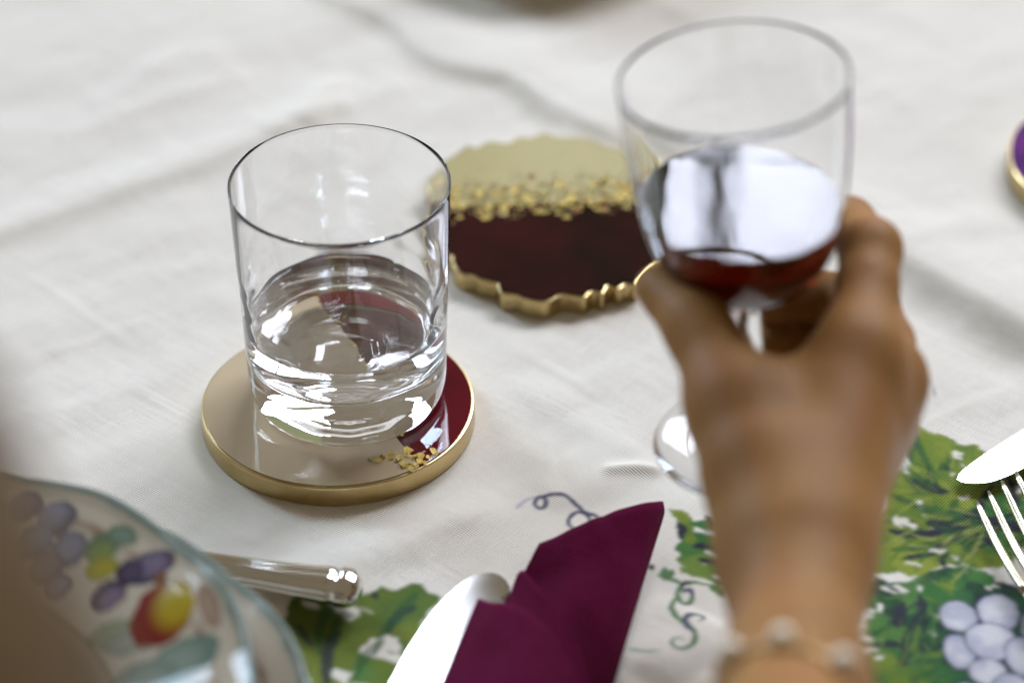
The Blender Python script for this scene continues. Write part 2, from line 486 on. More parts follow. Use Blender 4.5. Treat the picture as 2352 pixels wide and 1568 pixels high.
def paint_print(p):
    K = .000165
    # leaf under the blade, greens darkened to paint in the handle and plate shadow
    p.fill(z7([(60, 790), (110, 740), (250, 735), (440, 702), (520, 690), (560, 662), (620, 672), (700, 640), (762, 634), (800, 672), (868, 700), (835, 745), (800, 790), (770, 870), (800, 1000), (760, 1200), (640, 1500), (420, 1650), (200, 1500), (60, 1250), (20, 1000)]), greens((.11, .155, .014), (.17, .205, .024), (.08, .135, .016), white=.10, sc=.6))
    p.fill(z7([(430, 980), (560, 900), (700, 960), (660, 1200), (500, 1300), (380, 1200)]), greens((.12, .17, .016), (.075, .14, .018), MG[1], white=.17, sc=.7, seed=5))
    for s_, wd in [(([(725, 755), (660, 785), (615, 830), (588, 895)]), 11), ([(335, 885), (285, 950), (272, 1050), (268, 1200)], 12), ([(120, 860), (170, 930), (200, 960)], 7), ([(520, 690), (530, 720)], 8)]:
        p.stroke(z7(s_), wd * K * 1.1, INK, alpha=.85)
    for s_ in ([(560, 940), (470, 1010), (420, 1120)], [(400, 800), (330, 830), (280, 960)], [(740, 680), (640, 800), (560, 900), (520, 1000)], [(300, 760), (240, 850), (230, 1000)]):
        p.stroke(z7(s_), 12 * K, DKG, alpha=.6)
    # small leaf between napkin and wrist
    p.fill(z7([(2068, 250), (2110, 243), (2160, 282), (2190, 302), (2250, 300), (2330, 320), (2420, 380), (2440, 520), (2380, 640), (2290, 605), (2200, 582), (2130, 562), (2100, 522), (2110, 482), (2098, 432), (2130, 395), (2122, 335), (2088, 292)]), greens(*MG, white=.18, seed=20))
    p.fill(z7([(2068, 250), (2110, 243), (2165, 290), (2200, 400), (2160, 410), (2130, 340)]), greens(*YG, seed=9), .001)
    for s_, wd in [([(2110, 320), (2130, 350), (2118, 395)], 11), ([(2190, 430), (2250, 428), (2330, 440)], 9), ([(2220, 490), (2300, 505), (2360, 505)], 9), ([(2255, 280), (2280, 310), (2290, 350)], 7)]:
        p.stroke(z7(s_), wd * K, INK)
    # tendril beside the napkin
    p.stroke(z7([(1262, 238), (1300, 200), (1345, 178), (1390, 176)]), 4.2 * K, (.35, .33, .42), alpha=.8)
    p.stroke(z7([(1385, 178), (1450, 170), (1510, 175), (1560, 205), (1610, 245), (1640, 280), (1650, 330), (1640, 380)]), 5.6 * K, (.045, .05, .10))
    p.stroke(z7([(1388 + 29 * math.cos(t), 205 + 28 * math.sin(t)) for t in np.linspace(-1.4, 4.7, 14)]), 5.0 * K, (.06, .06, .12), taper=False)
    p.stroke(z7([(1620, 252), (1670, 268), (1710, 295)]), 5 * K, (.05, .05, .10))
    p.stroke(z7([(1620, 262), (1580, 252), (1545, 275), (1533, 310), (1560, 345), (1600, 380)]), 5 * K, (.05, .05, .10))
    # curling tendril beside the wrist
    vine = (.10, .21, .085)
    for s_, wd, c in [
        ([(170, 1010), (210, 1020), (255, 1035), (300, 1050), (350, 1040), (420, 1050), (490, 1050)], 6, vine),
        ([(300, 1050), (275, 1085), (270, 1120), (295, 1150), (330, 1145), (345, 1110), (320, 1085), (290, 1100)], 6.5, vine),
        ([(285, 1060), (310, 1040), (340, 1050)], 6, INK),
        ([(300, 1085), (335, 1080), (347, 1115)], 7, (.07, .06, .12)),
        ([(255, 1125), (238, 1180), (262, 1232), (305, 1270), (345, 1305), (358, 1345), (340, 1382), (290, 1405), (248, 1392), (238, 1362), (268, 1345), (300, 1355)], 6.5, vine),
        ([(345, 1310), (315, 1280), (308, 1245), (335, 1222), (380, 1220), (402, 1240), (376, 1262)], 7, (.07, .09, .12)),
        ([(20, 1390), (60, 1405), (120, 1418), (185, 1418)], 4, (.25, .35, .22)),
        ([(205, 975), (200, 1030)], 8, vine), ([(180, 1000), (235, 1030)], 7, vine), ([(240, 985), (225, 1025)], 7, vine),
        ([(440, 1060), (480, 1080), (500, 1110)], 12, (.08, .20, .05)),
        ([(130, 960), (138, 985)], 7, INK)]:
        p.stroke(z6(s_), wd * K, c)
    # the vine leaves on the right
    p.fill(z6([(1462, 238), (1490, 262), (1560, 300), (1640, 320), (1690, 356), (1722, 372), (1790, 364), (1822, 398), (1900, 420), (2060, 380), (2250, 420), (2400, 560), (2380, 800), (2250, 900), (2060, 850), (1960, 960), (1860, 985), (1700, 955), (1600, 965), (1500, 1015), (1400, 995), (1285, 1005), (1180, 1020), (1120, 900), (1200, 760), (1330, 690), (1300, 560), (1385, 500), (1450, 520), (1445, 450), (1418, 380), (1430, 292)]), greens(*YG, white=.11, sc=1.0, seed=3))
    p.fill(z6([(1300, 560), (1385, 500), (1450, 520), (1445, 450), (1395, 440), (1360, 500), (1290, 530)]), lambda x, y: np.tile(WHITE, (len(x), 1)), .0008)
    p.fill(z6([(1560, 640), (1700, 690), (1900, 600), (2080, 660), (2120, 800), (1960, 900), (1760, 860), (1600, 790)]), greens(MG[0], MG[1], (.02, .07, .02), sc=1.1, seed=13), .003)
    p.fill(z6([(1150, 1040), (1270, 1010), (1420, 1040), (1560, 985), (1700, 960), (1850, 1000), (1880, 1060), (1800, 1110), (2060, 1120), (2300, 1150), (2400, 1500), (2300, 1800), (1900, 1850), (1500, 1800), (1230, 1820), (1160, 1500), (1240, 1250)]), greens(MG[0], MG[1], DG[0], white=.15, sc=.9, seed=31))
    p.fill(z6([(1640, 1110), (1760, 1060), (1880, 1080), (2060, 1100), (2150, 1250), (2120, 1700), (1700, 1750), (1420, 1700), (1330, 1560), (1420, 1420), (1560, 1330), (1600, 1220)]), greens(*DG, sc=.9, seed=44), .004)
    p.fill(z6([(1500, 1090), (1560, 1040), (1680, 1050), (1640, 1150), (1540, 1190)]), greens(MG[0], YG[0], MG[1], seed=2), .002)
    p.fill(z6([(1240, 1420), (1330, 1400), (1400, 1480), (1600, 1560), (1560, 1700), (1260, 1700)]), greens(YG[0], MG[0], DG[1], seed=8, sc=.8), .003)
    for s_, wd in [([(1600, 610), (1560, 540), (1545, 480)], 10), ([(1640, 605), (1560, 590), (1450, 540)], 12), ([(1610, 600), (1520, 575), (1470, 560)], 16),
                   ([(1350, 790), (1440, 805), (1560, 800), (1680, 770), (1850, 730), (2040, 690)], 11), ([(1550, 755), (1650, 750), (1760, 740), (1900, 720)], 22), ([(1420, 925), (1530, 905), (1640, 870)], 8),
                   ([(1630, 960), (1620, 920), (1660, 890)], 7), ([(1700, 760), (1760, 720), (1830, 660)], 13), ([(1740, 780), (1850, 830), (1900, 900)], 12), ([(1850, 740), (1960, 760), (2060, 800)], 20),
                   ([(1780, 880), (1770, 905), (1765, 920)], 9), ([(1630, 490), (1650, 495)], 9), ([(1890, 1060), (1960, 1075), (2060, 1110)], 8), ([(1480, 1270), (1520, 1200), (1500, 1110)], 12), ([(1390, 1280), (1400, 1200), (1420, 1150)], 16),
                   ([(1430, 1420), (1480, 1300), (1560, 1230)], 18), ([(1270, 1380), (1350, 1370), (1450, 1390)], 12), ([(1720, 800), (1620, 850), (1560, 870)], 8), ([(1810, 700), (1830, 620), (1880, 560)], 8), ([(1960, 520), (1980, 600), (2000, 660)], 8)]:
        p.stroke(z6(s_), wd * K, INK)
    for s_ in ([(1460, 270), (1500, 380), (1545, 480), (1580, 560)], [(1700, 430), (1620, 480), (1570, 520)], [(1440, 480), (1500, 540), (1600, 600)], [(1470, 350), (1450, 420), (1460, 470)], [(1360, 620), (1450, 660), (1560, 700), (1700, 730)], [(1360, 880), (1480, 870), (1650, 820)], [(1690, 640), (1650, 700), (1560, 720)], [(1760, 900), (1720, 840), (1700, 790)]):
        p.stroke(z6(s_), 9 * K, DKG, alpha=.75)
    lr = random.Random(5)
    def fan(cx, cy, a0, a1, n, r0, r1, cols, wmin, wmax, al):
        for _ in range(n):
            a = lr.uniform(a0, a1); s0 = lr.uniform(r0, r1 * .75); s1 = s0 + lr.uniform(.12, .35) * r1; bend = lr.uniform(-.12, .12)
            P_ = [(cx + math.cos(a + bend * k) * (s0 + (s1 - s0) * k / 2), cy + math.sin(a + bend * k) * (s0 + (s1 - s0) * k / 2) * .8) for k in range(3)]
            p.stroke(z6(P_), lr.uniform(wmin, wmax) * K, lr.choice(cols), alpha=lr.uniform(.5, 1) * al)
    fan(1620, 620, -2.9, -.6, 46, 30, 300, [DKG, (.09, .16, .012), (.30, .34, .05), (.05, .13, .02)], 1.6, 4.5, .8)
    fan(1860, 730, 1.9, 3.6, 90, 30, 560, [DKG, (.07, .15, .014), (.30, .34, .05), (.04, .12, .02), INK, (.34, .37, .10)], 1.6, 5, .8)
    fan(1980, 740, -3.1, 3.1, 60, 20, 300, [DKG, INK, (.07, .15, .014), INK, (.20, .26, .03)], 2, 6, .85)
    fan(1560, 1080, .6, 3.0, 80, 60, 620, [DKG, INK, (.05, .16, .03), (.10, .20, .03), (.01, .03, .02)], 2, 8, .8)
    fan(1400, 1500, -1.6, 1.6, 46, 20, 330, [(.12, .20, .02), DKG, INK, (.20, .26, .03)], 2, 7, .7)
    wh = lambda x, y: np.tile(WHITE, (len(x), 1))
    for c, rx, ry in [((1700, 425), 30, 32), ((1665, 520), 16, 10), ((1400, 745), 55, 30), ((1455, 765), 45, 16), ((1500, 650), 30, 9), ((1590, 880), 50, 14), ((1470, 950), 50, 10), ((1730, 625), 25, 18), ((1370, 1030), 60, 18), ((1960, 1010), 60, 40), ((1300, 1180), 18, 30), ((1290, 1440), 30, 12), ((1720, 470), 14, 10)]:
        q = z6([c])[0]; p.ell(q, rx * .4507 * .000120, ry * .4507 * .00018, wh, 0, .0016)
    p.ell(z6([(1702, 428)])[0], .0006, .0008, lambda x, y: np.tile((.25, .33, .06), (len(x), 1)))
    # grapes
    gr = [(1700, 1225, 95, 78), (1905, 1205, 105, 92), (1705, 1405, 78, 82), (1865, 1352, 128, 90), (2040, 1430, 100, 92), (1850, 1505, 92, 62), (2120, 1290, 100, 90), (1980, 1600, 100, 80), (1740, 1640, 90, 70), (2180, 1560, 100, 90)]
    for (x, y, rx, ry) in gr:
        q = z6([(x, y)])[0]
        def gc(xx, yy, q=q, rx=rx, sd=x):
            n = np.clip((fbm(xx * 160 + sd, yy * 160, 3) - .40) / .25, 0, 1)[:, None]
            r2_ = np.hypot((xx - q.x) / (rx * .4507 * .000145), (yy - q.y) / (rx * .4507 * .00018))[:, None]
            c_ = np.array((.63, .62, .635)) * (1 - n) + np.array((.46, .465, .535)) * n
            e_ = np.clip((r2_ - .55) / .5, 0, 1) * .55
            return c_ * (1 - e_) + np.array((.30, .31, .42)) * e_
        sx = .4507 * .000145; sy = .4507 * .00022
        p.ell(q, rx * sx * 1.07, ry * sy * 1.07, lambda xx, yy: np.tile((.05, .05, .11), (len(xx), 1)))
        p.ell(q, rx * sx, ry * sy, gc)
    # specks of print above the leaf
    for s_, wd in [([(1465, 180), (1500, 158)], 5), ([(1572, 80), (1580, 108)], 4), ([(1420, 310), (1428, 326)], 5), ([(1535, 42), (1545, 50)], 5)]:
        p.stroke(z6(s_), wd * K, (.05, .05, .06))

# ---- footprints of the things that stand on the cloth
ROUND_R = .0500
def circle(c, r_, n=128, ph=0): return [(c[0] + r_ * math.cos(2 * math.pi * k / n + ph), c[1] + r_ * math.sin(2 * math.pi * k / n + ph)) for k in range(n)]

agate_px = [(1072, 330), (1092, 337), (1122, 322), (1165, 326), (1192, 312), (1218, 313), (1252, 302), (1285, 313), (1330, 312), (1362, 318), (1398, 334), (1430, 340), (1462, 368), (1490, 385), (1500, 420), (1532, 448), (1540, 490), (1562, 525), (1552, 560), (1535, 590), (1500, 610), (1470, 642), (1462, 652), (1440, 651), (1420, 662), (1398, 655), (1386, 672), (1362, 668), (1344, 681), (1322, 679), (1290, 676), (1262, 690), (1238, 692), (1205, 686), (1182, 676), (1150, 672), (1142, 652), (1132, 648), (1100, 640), (1082, 630), (1060, 628), (1042, 612), (1036, 588), (1014, 570), (1008, 535), (990, 505), (995, 460), (985, 430), (1003, 405), (1012, 372), (1040, 355)]
AG_H = .0078
agate = [tuple(onz(x, y, AG_H))[:2] for x, y in agate_px]
agc = np.mean(np.array(agate), 0)
pc = onz(2597, 366, .009); purple_c = (pc.x, pc.y)
dish_c = onz(1232, -190, .02)
REST += [((0, 0), ROUND_R), ((agc[0], agc[1]), .058), (purple_c, ROUND_R)]

xs = np.unique(np.concatenate([np.arange(-.75, -.14, .004), np.arange(-.14, .27, .00062), np.arange(.27, .80, .004)]))
ys = np.unique(np.concatenate([np.arange(-.62, -.22, .004), np.arange(-.22, .0, .00072), np.arange(0, .42, .0022), np.arange(.42, 1.0, .008)]))
X, Y = np.meshgrid(xs, ys)
Zc = cloth_height(X, Y)
me = fast_mesh(np.stack([X, Y, Zc], -1).reshape(-1, 3), grid_faces(len(ys), len(xs)))
C = np.tile(WHITE, (X.size, 1)).reshape(X.shape + (3,))
tone = (fbm(X * 7 + 5, Y * 7 + 2, 3) - .5)[..., None]
C = C * (1 + .05 * tone)
paint_print(Painter(X, Y, C))
for _ in range(1):
    for axis in (0, 1):
        C = .25 * np.roll(C, 1, axis) + .5 * C + .25 * np.roll(C, -1, axis)
ca = me.color_attributes.new('print', 'FLOAT_COLOR', 'POINT')
ca.data.foreach_set('color', np.concatenate([C.reshape(-1, 3), np.ones((X.size, 1))], 1).astype(np.float32).ravel())
tag(link('tablecloth', me, M['cloth']), kind='structure')

# ------------------------------------------------------------------ coasters
def chip_mesh(seed):
    r_ = random.Random(seed)
    n = 7
    V = [(0, 0, .22)]
    for k in range(n):
        a = 2 * math.pi * k / n + r_.uniform(-.3, .3); q = r_.uniform(.55, 1.0)
        V.append((q * math.cos(a), q * math.sin(a) * .75, r_.uniform(.0, .30)))
    for k in range(n):
        a = 2 * math.pi * k / n; q = .5 * r_.uniform(.6, 1.0)
        V.append((q * math.cos(a), q * math.sin(a) * .75, r_.uniform(.12, .5)))
    V.append((0, 0, -.1))
    F = []
    for k in range(n):
        k2 = (k + 1) % n
        F += [(1 + k, 1 + k2, 1 + n + k2), (1 + k, 1 + n + k2, 1 + n + k), (0, 1 + n + k, 1 + n + k2), (2 * n + 1, 1 + k2, 1 + k)]
    return mesh(V, F)
CHIPS = [chip_mesh(s_) for s_ in range(6)]
for k, c in enumerate(CHIPS): c.materials.append(M[('gold', 'gold_pale', 'gold', 'gold_pale', 'gold_copper', 'gold')[k]])

def add_chips(parent, spots, z, kinds=(0, 1, 2, 3, 4, 5)):
    for (x, y, s_) in spots:
        o = bpy.data.objects.new('gold_flake', CHIPS[kinds[rng.integers(0, len(kinds))]])
        COL.objects.link(o); o.parent = parent
        o.location = Vector((x, y, z - s_ * .02)) - Vector(parent.location)
        o.rotation_euler = (rng.uniform(-.25, .25), rng.uniform(-.25, .25), rng.uniform(0, 6.28))
        o.scale = (s_, s_ * rng.uniform(.7, 1.1), s_ * .55)

# round coaster under the tumbler
CH = .0080
co = tag(empty('coaster', (0, 0, 0)), 'round gold-edged coaster, half cream and half burgundy, under the water tumbler', 'coaster')
link('brass_base', prism(circle((0, 0), ROUND_R), 0, CH - .0003, .0008), M['brass'], co, smooth=False)
la, lb = onz(985, 1098, CH), onz(700, 742, CH)
top = circle((0, 0), ROUND_R - .0011, 128)
link('cream_resin', prism(clip_poly(top, la, lb, True, .00003), CH - .002, CH + .0002), M['cream'], co, False)
link('burgundy_resin', prism(clip_poly(top, la, lb, False, .00003), CH - .002, CH + .0002), M['burgundy'], co, False)
sp = []
for px, py, s_ in [(868, 1056, 9), (893, 1049, 8), (905, 1043, 6), (918, 1052, 10), (938, 1035, 8), (930, 1041, 6), (945, 1033, 5), (935, 1068, 12), (945, 1078, 9), (962, 1048, 9), (965, 1060, 7), (996, 1038, 9), (976, 1064, 5), (988, 1023, 3), (925, 1062, 7), (955, 1070, 6), (910, 1060, 6), (950, 1056, 6), (972, 1040, 5), (940, 1048, 6), (984, 1050, 5), (928, 1074, 6), (900, 1056, 5), (880, 1052, 7), (850, 1058, 6)]:
    q = onz(px, py, CH); sp.append((q.x, q.y, s_ * .00030))
dl = (lb - la)
for k in range(34):
    q = la + dl * rng.uniform(.22, .98) + Vector((-dl.y, dl.x, 0)).normalized() * rng.normal(0, .003)
    if math.hypot(q.x, q.y) < ROUND_R - .004: sp.append((q.x, q.y, rng.uniform(.0006, .0018)))
# only where the glass foot does not press on them they stand proud
add_chips(co, sp, CH + .0002, (0, 2, 5, 1))

# agate-shaped coaster behind
ac = tag(empty('coaster', (agc[0], agc[1], 0)), 'wavy-edged agate-shaped coaster with gold glitter band and dark burgundy half', 'coaster')
agd = spline([np.array(p) for p in agate] + [np.array(agate[0])], 4)[:-1]
link('brass_base', prism(agd, 0, AG_H - .0003, .0009), M['brass'], ac, smooth=False)
agi = agc + (agd - agc) * (1 - .0011 / .05)
la2, lb2 = onz(985, 478, AG_H), onz(1560, 452, AG_H)
link('pale_gold_resin', prism(clip_poly(agi, la2, lb2, True, .00003), AG_H - .002, AG_H + .0002), M['olive'], ac, False)
link('burgundy_resin', prism(clip_poly(agi, la2, lb2, False, .00003), AG_H - .002, AG_H + .0002), M['dark_burgundy'], ac, False)
sp = []
while len(sp) < 260:
    px = rng.uniform(985, 1545); base = 478 - (px - 985) * .045
    py = base + rng.normal(-6, 26)
    if py > base + 30 + 12 * math.sin(px * .03): continue
    q = onz(px, py, AG_H)
    if pip(np.array([q.x]), np.array([q.y]), agi * .96 + agc * .04)[0]:
        sp.append((q.x, q.y, rng.uniform(.0008, .0030)))
add_chips(ac, sp, AG_H + .0002)
dust_v = []; dust_f = []
while len(dust_f) < 1500:
    px = rng.uniform(985, 1550); base = 478 - (px - 985) * .045
    py = base + rng.normal(-10, 27)
    if py > base + 34 + 10 * math.sin(px * .05): continue
    q = onz(px, py, AG_H)
    if not pip(np.array([q.x]), np.array([q.y]), agi * .96 + agc * .04)[0]: continue
    k = len(dust_v); a = rng.uniform(0, 6.28); r_ = rng.uniform(.0004, .0011)
    for j in range(3): dust_v.append((q.x + r_ * math.cos(a + 2.1 * j), q.y + r_ * math.sin(a + 2.1 * j), AG_H + .0003))
    dust_v.append((q.x, q.y, AG_H + .0003 + r_ * rng.uniform(.3, .8)))
    dust_f += [(k, k + 1, k + 3), (k + 1, k + 2, k + 3), (k + 2, k, k + 3)]
tag(link('gold_dust', mesh(dust_v, dust_f), M['gold_pale'], ac, False), kind='stuff')

# purple coaster cut by the right border
pu = tag(empty('coaster', (purple_c[0], purple_c[1], 0)), 'round glossy purple coaster with brass edge at the right border', 'coaster')
link('brass_base', prism(circle(purple_c, ROUND_R), 0, .0087, .0008), M['brass'], pu, False)
link('purple_resin', prism(circle(purple_c, ROUND_R - .0011), .006, .0092), M['purple'], pu, False)

# ------------------------------------------------------------------ tumbler with water
bc = onz(800, 906, CH)
TB = Vector((bc.x, bc.y, CH + .0003))
lo, hi = .05, .16
for _ in range(40):
    mid = (lo + hi) / 2
    if proj(TB + Vector((0, 0, mid)))[1] > 418: lo = mid
    else: hi = mid
TH = lo
RIM = 513 / 2 * proj(TB + Vector((0, 0, TH)))[2] / FPX
lo, hi = .005, .08
for _ in range(40):
    mid = (lo + hi) / 2
    if proj(TB + Vector((0, 0, mid)))[1] > 722: lo = mid
    else: hi = mid
WL = lo
RB = 452 / 2 * proj(TB + Vector((0, 0, .015)))[2] / FPX
print('tumbler', TH, RIM, RB, WL)
FLOOR = .0188
def outer(z):
    s_ = z / TH
    r_ = RB + (RIM - RB) * min(1, s_ * 1.02) ** 1.15
    k = .012
    if z < k: r_ -= .0052 * (1 - math.sqrt(max(0, 1 - (1 - z / k) ** 2)))
    return r_
oz = np.concatenate([np.linspace(0, .012, 12), np.linspace(.014, TH - .0006, 40)])
prof_o = [(RB * f, .0009 * (1 - (f / .86) ** 2) + .00013 * math.sin(f * 26) * min(1, (.86 - f) * 8)) for f in np.linspace(0, .84, 44)] + [(outer(0) - .0004, 0)] + [(outer(z), z) for z in oz]
prof_r = [(RIM - .00006, TH - .00014), (RIM - .00022, TH), (RIM - .0004, TH - .00014)]
iz = np.concatenate([np.linspace(TH - .002, FLOOR + .009, 44), FLOOR + .009 * (1 - np.sin(np.linspace(.08, 1, 10) * math.pi / 2))])
prof_i = []
for z in iz:
    th_ = .00042 + .0017 * (1 - z / TH) ** .7
    r_ = outer(z) - th_
    if z < FLOOR + .009: r_ -= .0075 * (1 - math.sqrt(max(0, 1 - ((FLOOR + .009 - z) / .009) ** 2)))
    prof_i.append((r_, z))
prof_i += [(prof_i[-1][0] * f, FLOOR - .0012 * (1 - f * f)) for f in (.8, .6, .4, .2, 0)]
n_o = len(prof_o) + len(prof_r)
def ripple(th, z):
    env = np.clip((.060 - z) / .02, 0, 1) * np.clip((z - FLOOR + .0005) / .003, 0, 1)
    return env * (.00042 * np.cos(10 * th + .4) + .00016 * np.cos(5 * th + 1.1) + .00012 * np.sin(z * 2 * np.pi / .0095 + .9 * np.cos(3 * th)))
def rmod(i, th, z):
    return np.where(i >= n_o, ripple(th, z), 0) + np.where((i < 44) & (i > 4), .00030 * np.cos(9 * th + .7) * np.minimum(1, (44 - i) / 6), 0)
me = lathe(prof_o + prof_r + prof_i, 160, rmod)
tum = link('tumbler', me, M['glass'], loc=TB)
tag(tum, 'clear thick-based glass tumbler a third full of water on the round coaster', 'tumbler')

OV = .00012
wp = [(r_, z) for r_, z in prof_i if z < WL - .0006]
wr = np.interp(WL, [p[1] for p in prof_i][::-1], [p[0] for p in prof_i][::-1])
wprof = [(0, WL)] + [(wr * f, WL + .00045 * max(0, (f - .93) / .07) ** 2) for f in (.25, .5, .75, .9, .94, .97)] + [(wr + OV, WL + .0006)] + [(r_ + OV if r_ > 1e-6 else 0, z - OV) for r_, z in wp]
n_top = 8
me = lathe(wprof, 160, lambda i, th, z: np.where(i >= 7, ripple(th, z), 0))
tag(link('water', me, M['water'], loc=TB), 'still clear water in the lower third of the tumbler', 'water')

# ------------------------------------------------------------------ wine glass
FOOT = at(1742, 1008, .930)
RIMC = at(1684, 178, .853)
ax = RIMC - FOOT
GL = ax.length
rot = Vector((0, 0, 1)).rotation_difference(ax.normalized()).to_matrix().to_4x4()
GM = Matrix.Translation(FOOT) @ rot
RW = 541 / 2 * .853 / FPX
bz = GL * .415                       # bottom of the bowl above the foot
bh = GL - bz
print('wine glass', GL, RW, bz, bh, 'foot z', FOOT.z)
bowl = [(0.0, 0.06), (.10, .34), (.18, .52), (.30, .70), (.42, .82), (.55, .905), (.66, .955), (.80, .985), (.92, 1.0), (1.0, 1.0)]
bowl = [(0.0, .10), (.03, .30), (.08, .52), (.15, .68), (.25, .805), (.37, .885), (.50, .935), (.65, .968), (.82, .99), (1.0, 1.0)]
bs = spline([(r_ * RW, bz + h * bh) for h, r_ in bowl], 7)
FR = 484 / 2 * .930 / FPX
foot = [(0, 0), (FR * .9, 0), (FR - .0004, .0002), (FR, .0006), (FR - .0005, .0011), (FR * .7, .0014), (FR * .4, .0019), (FR * .22, .0042), (.0050, .012), (.0037, .022), (.0035, .034), (.0037, bz - .006)]
wo = foot + [tuple(p) for p in bs]
wall = .0008
wi = []
for r_, z in bs[::-1]:
    wall = .00032 + .0007 * (1 - (z - bz) / bh)
    if r_ - wall > .0045: wi.append((r_ - wall, max(z, bz + .0018)))
wi = [(RW - .00022, GL + .0002)] + wi + [(wi[-1][0] * .6, bz + .0010), (0, bz + .0006)]
glass = link('wine_glass', lathe(wo + wi, 128), M['glass'])
glass.matrix_world = GM
tag(glass, 'stemmed wine glass of red wine held up by the hand', 'wine glass')

# wine: the inside of the bowl cut level
bm = bmesh.new()
wl = [(r_ + .00012 if r_ > 1e-5 else 0, z - .0001) for r_, z in wi[1:]]
bm.from_mesh(lathe([(0, GL - .004)] + [p for p in wl if p[1] < GL - .004], 128))
bmesh.ops.transform(bm, matrix=GM, verts=bm.verts)
wc = at(1700, 457, .880)
res = bmesh.ops.bisect_plane(bm, geom=bm.verts[:] + bm.edges[:] + bm.faces[:], plane_co=wc, plane_no=(0, 0, 1), clear_outer=True)
edges = [e for e in bm.edges if e.is_boundary]
bmesh.ops.contextual_create(bm, geom=edges)
bmesh.ops.recalc_face_normals(bm, faces=bm.faces)
me = bpy.data.meshes.new('m'); bm.to_mesh(me); bm.free()
wine = link('red_wine', me, M['wine'], smooth=True)
for p in me.polygons:
    if p.normal.z > .99 and len(p.vertices) > 20: p.use_smooth = False
me.update()
tag(wine, 'dark red wine mirroring the window inside the held glass', 'wine')

# ------------------------------------------------------------------ hands: blended tapering limbs
def cone(P, a, b, ra, rb):
    a = np.array(a); b = np.array(b); d = b - a
    t = np.clip(((P - a) @ d) / (d @ d), 0, 1)
    return np.linalg.norm(P - (a + t[..., None] * d), axis=-1) - (ra + (rb - ra) * t)
def smin(a, b, k):
    h = np.clip(.5 + .5 * (b - a) / k, 0, 1)
    return b + (a - b) * h - k * h * (1 - h)
def chain(P, pts, k=.004):
    d = None
    for i in range(len(pts) - 1):
        (a, ra), (b, rb) = pts[i], pts[i + 1]
        c = cone(P, a, b, ra, rb)
        d = c if d is None else smin(d, c, k)
    return d
def pt(l): return [(tuple(at(x, y, d)), r_ * .001) for x, y, d, r_ in l]

def surface_net(f, lo, hi, h):
    n = [int(math.ceil((hi[i] - lo[i]) / h)) + 1 for i in range(3)]
    g = [lo[i] + h * np.arange(n[i]) for i in range(3)]
    D = np.empty(n, np.float32)
    for i in range(n[0]):
        yy, zz = np.meshgrid(g[1], g[2], indexing='ij')
        D[i] = f(np.stack([np.full_like(yy, g[0][i]), yy, zz], -1))
    S = D < 0
    c = np.zeros([n[0] - 1, n[1] - 1, n[2] - 1], int)
    for dx in (0, 1):
        for dy in (0, 1):
            for dz in (0, 1): c += S[dx:n[0] - 1 + dx, dy:n[1] - 1 + dy, dz:n[2] - 1 + dz]
    act = (c > 0) & (c < 8)
    idx = -np.ones(act.shape, int); A = np.argwhere(act); idx[act] = np.arange(len(A))
    pos = np.zeros((len(A), 3)); cnt = np.zeros(len(A))
    corners = [(dx, dy, dz) for dx in (0, 1) for dy in (0, 1) for dz in (0, 1)]
    for p in corners:
        for q in corners:
            if sum(q) - sum(p) == 1 and all(q[i] >= p[i] for i in range(3)):
                dp = D[A[:, 0] + p[0], A[:, 1] + p[1], A[:, 2] + p[2]]; dq = D[A[:, 0] + q[0], A[:, 1] + q[1], A[:, 2] + q[2]]
                m = (dp < 0) != (dq < 0)
                t = np.where(m, dp / np.where(m, dp - dq, 1), 0)
                pos += m[:, None] * (np.array(p) + t[:, None] * (np.array(q) - np.array(p))); cnt += m
    V = np.array(lo) + h * (A + pos / cnt[:, None])
    Q = []
    for axis in range(3):
        sl0 = [slice(None)] * 3; sl1 = [slice(None)] * 3
        sl0[axis] = slice(0, -1); sl1[axis] = slice(1, None)
        E = np.argwhere(S[tuple(sl0)] != S[tuple(sl1)])
        o1, o2 = [(1, 2), (2, 0), (0, 1)][axis]
        ok = (E[:, o1] > 0) & (E[:, o2] > 0) & (E[:, o1] < n[o1] - 1) & (E[:, o2] < n[o2] - 1)
        E = E[ok]
        s0 = S[E[:, 0], E[:, 1], E[:, 2]]
        def cell(a, b):
            k = E.copy(); k[:, o1] -= a; k[:, o2] -= b
            return idx[k[:, 0], k[:, 1], k[:, 2]]
        q = np.stack([cell(1, 1), cell(0, 1), cell(0, 0), cell(1, 0)], 1)
        q[~s0] = q[~s0][:, ::-1]
        Q.append(q)
    Q = np.concatenate(Q); Q = Q[(Q >= 0).all(1)]
    return fast_mesh(V, Q)

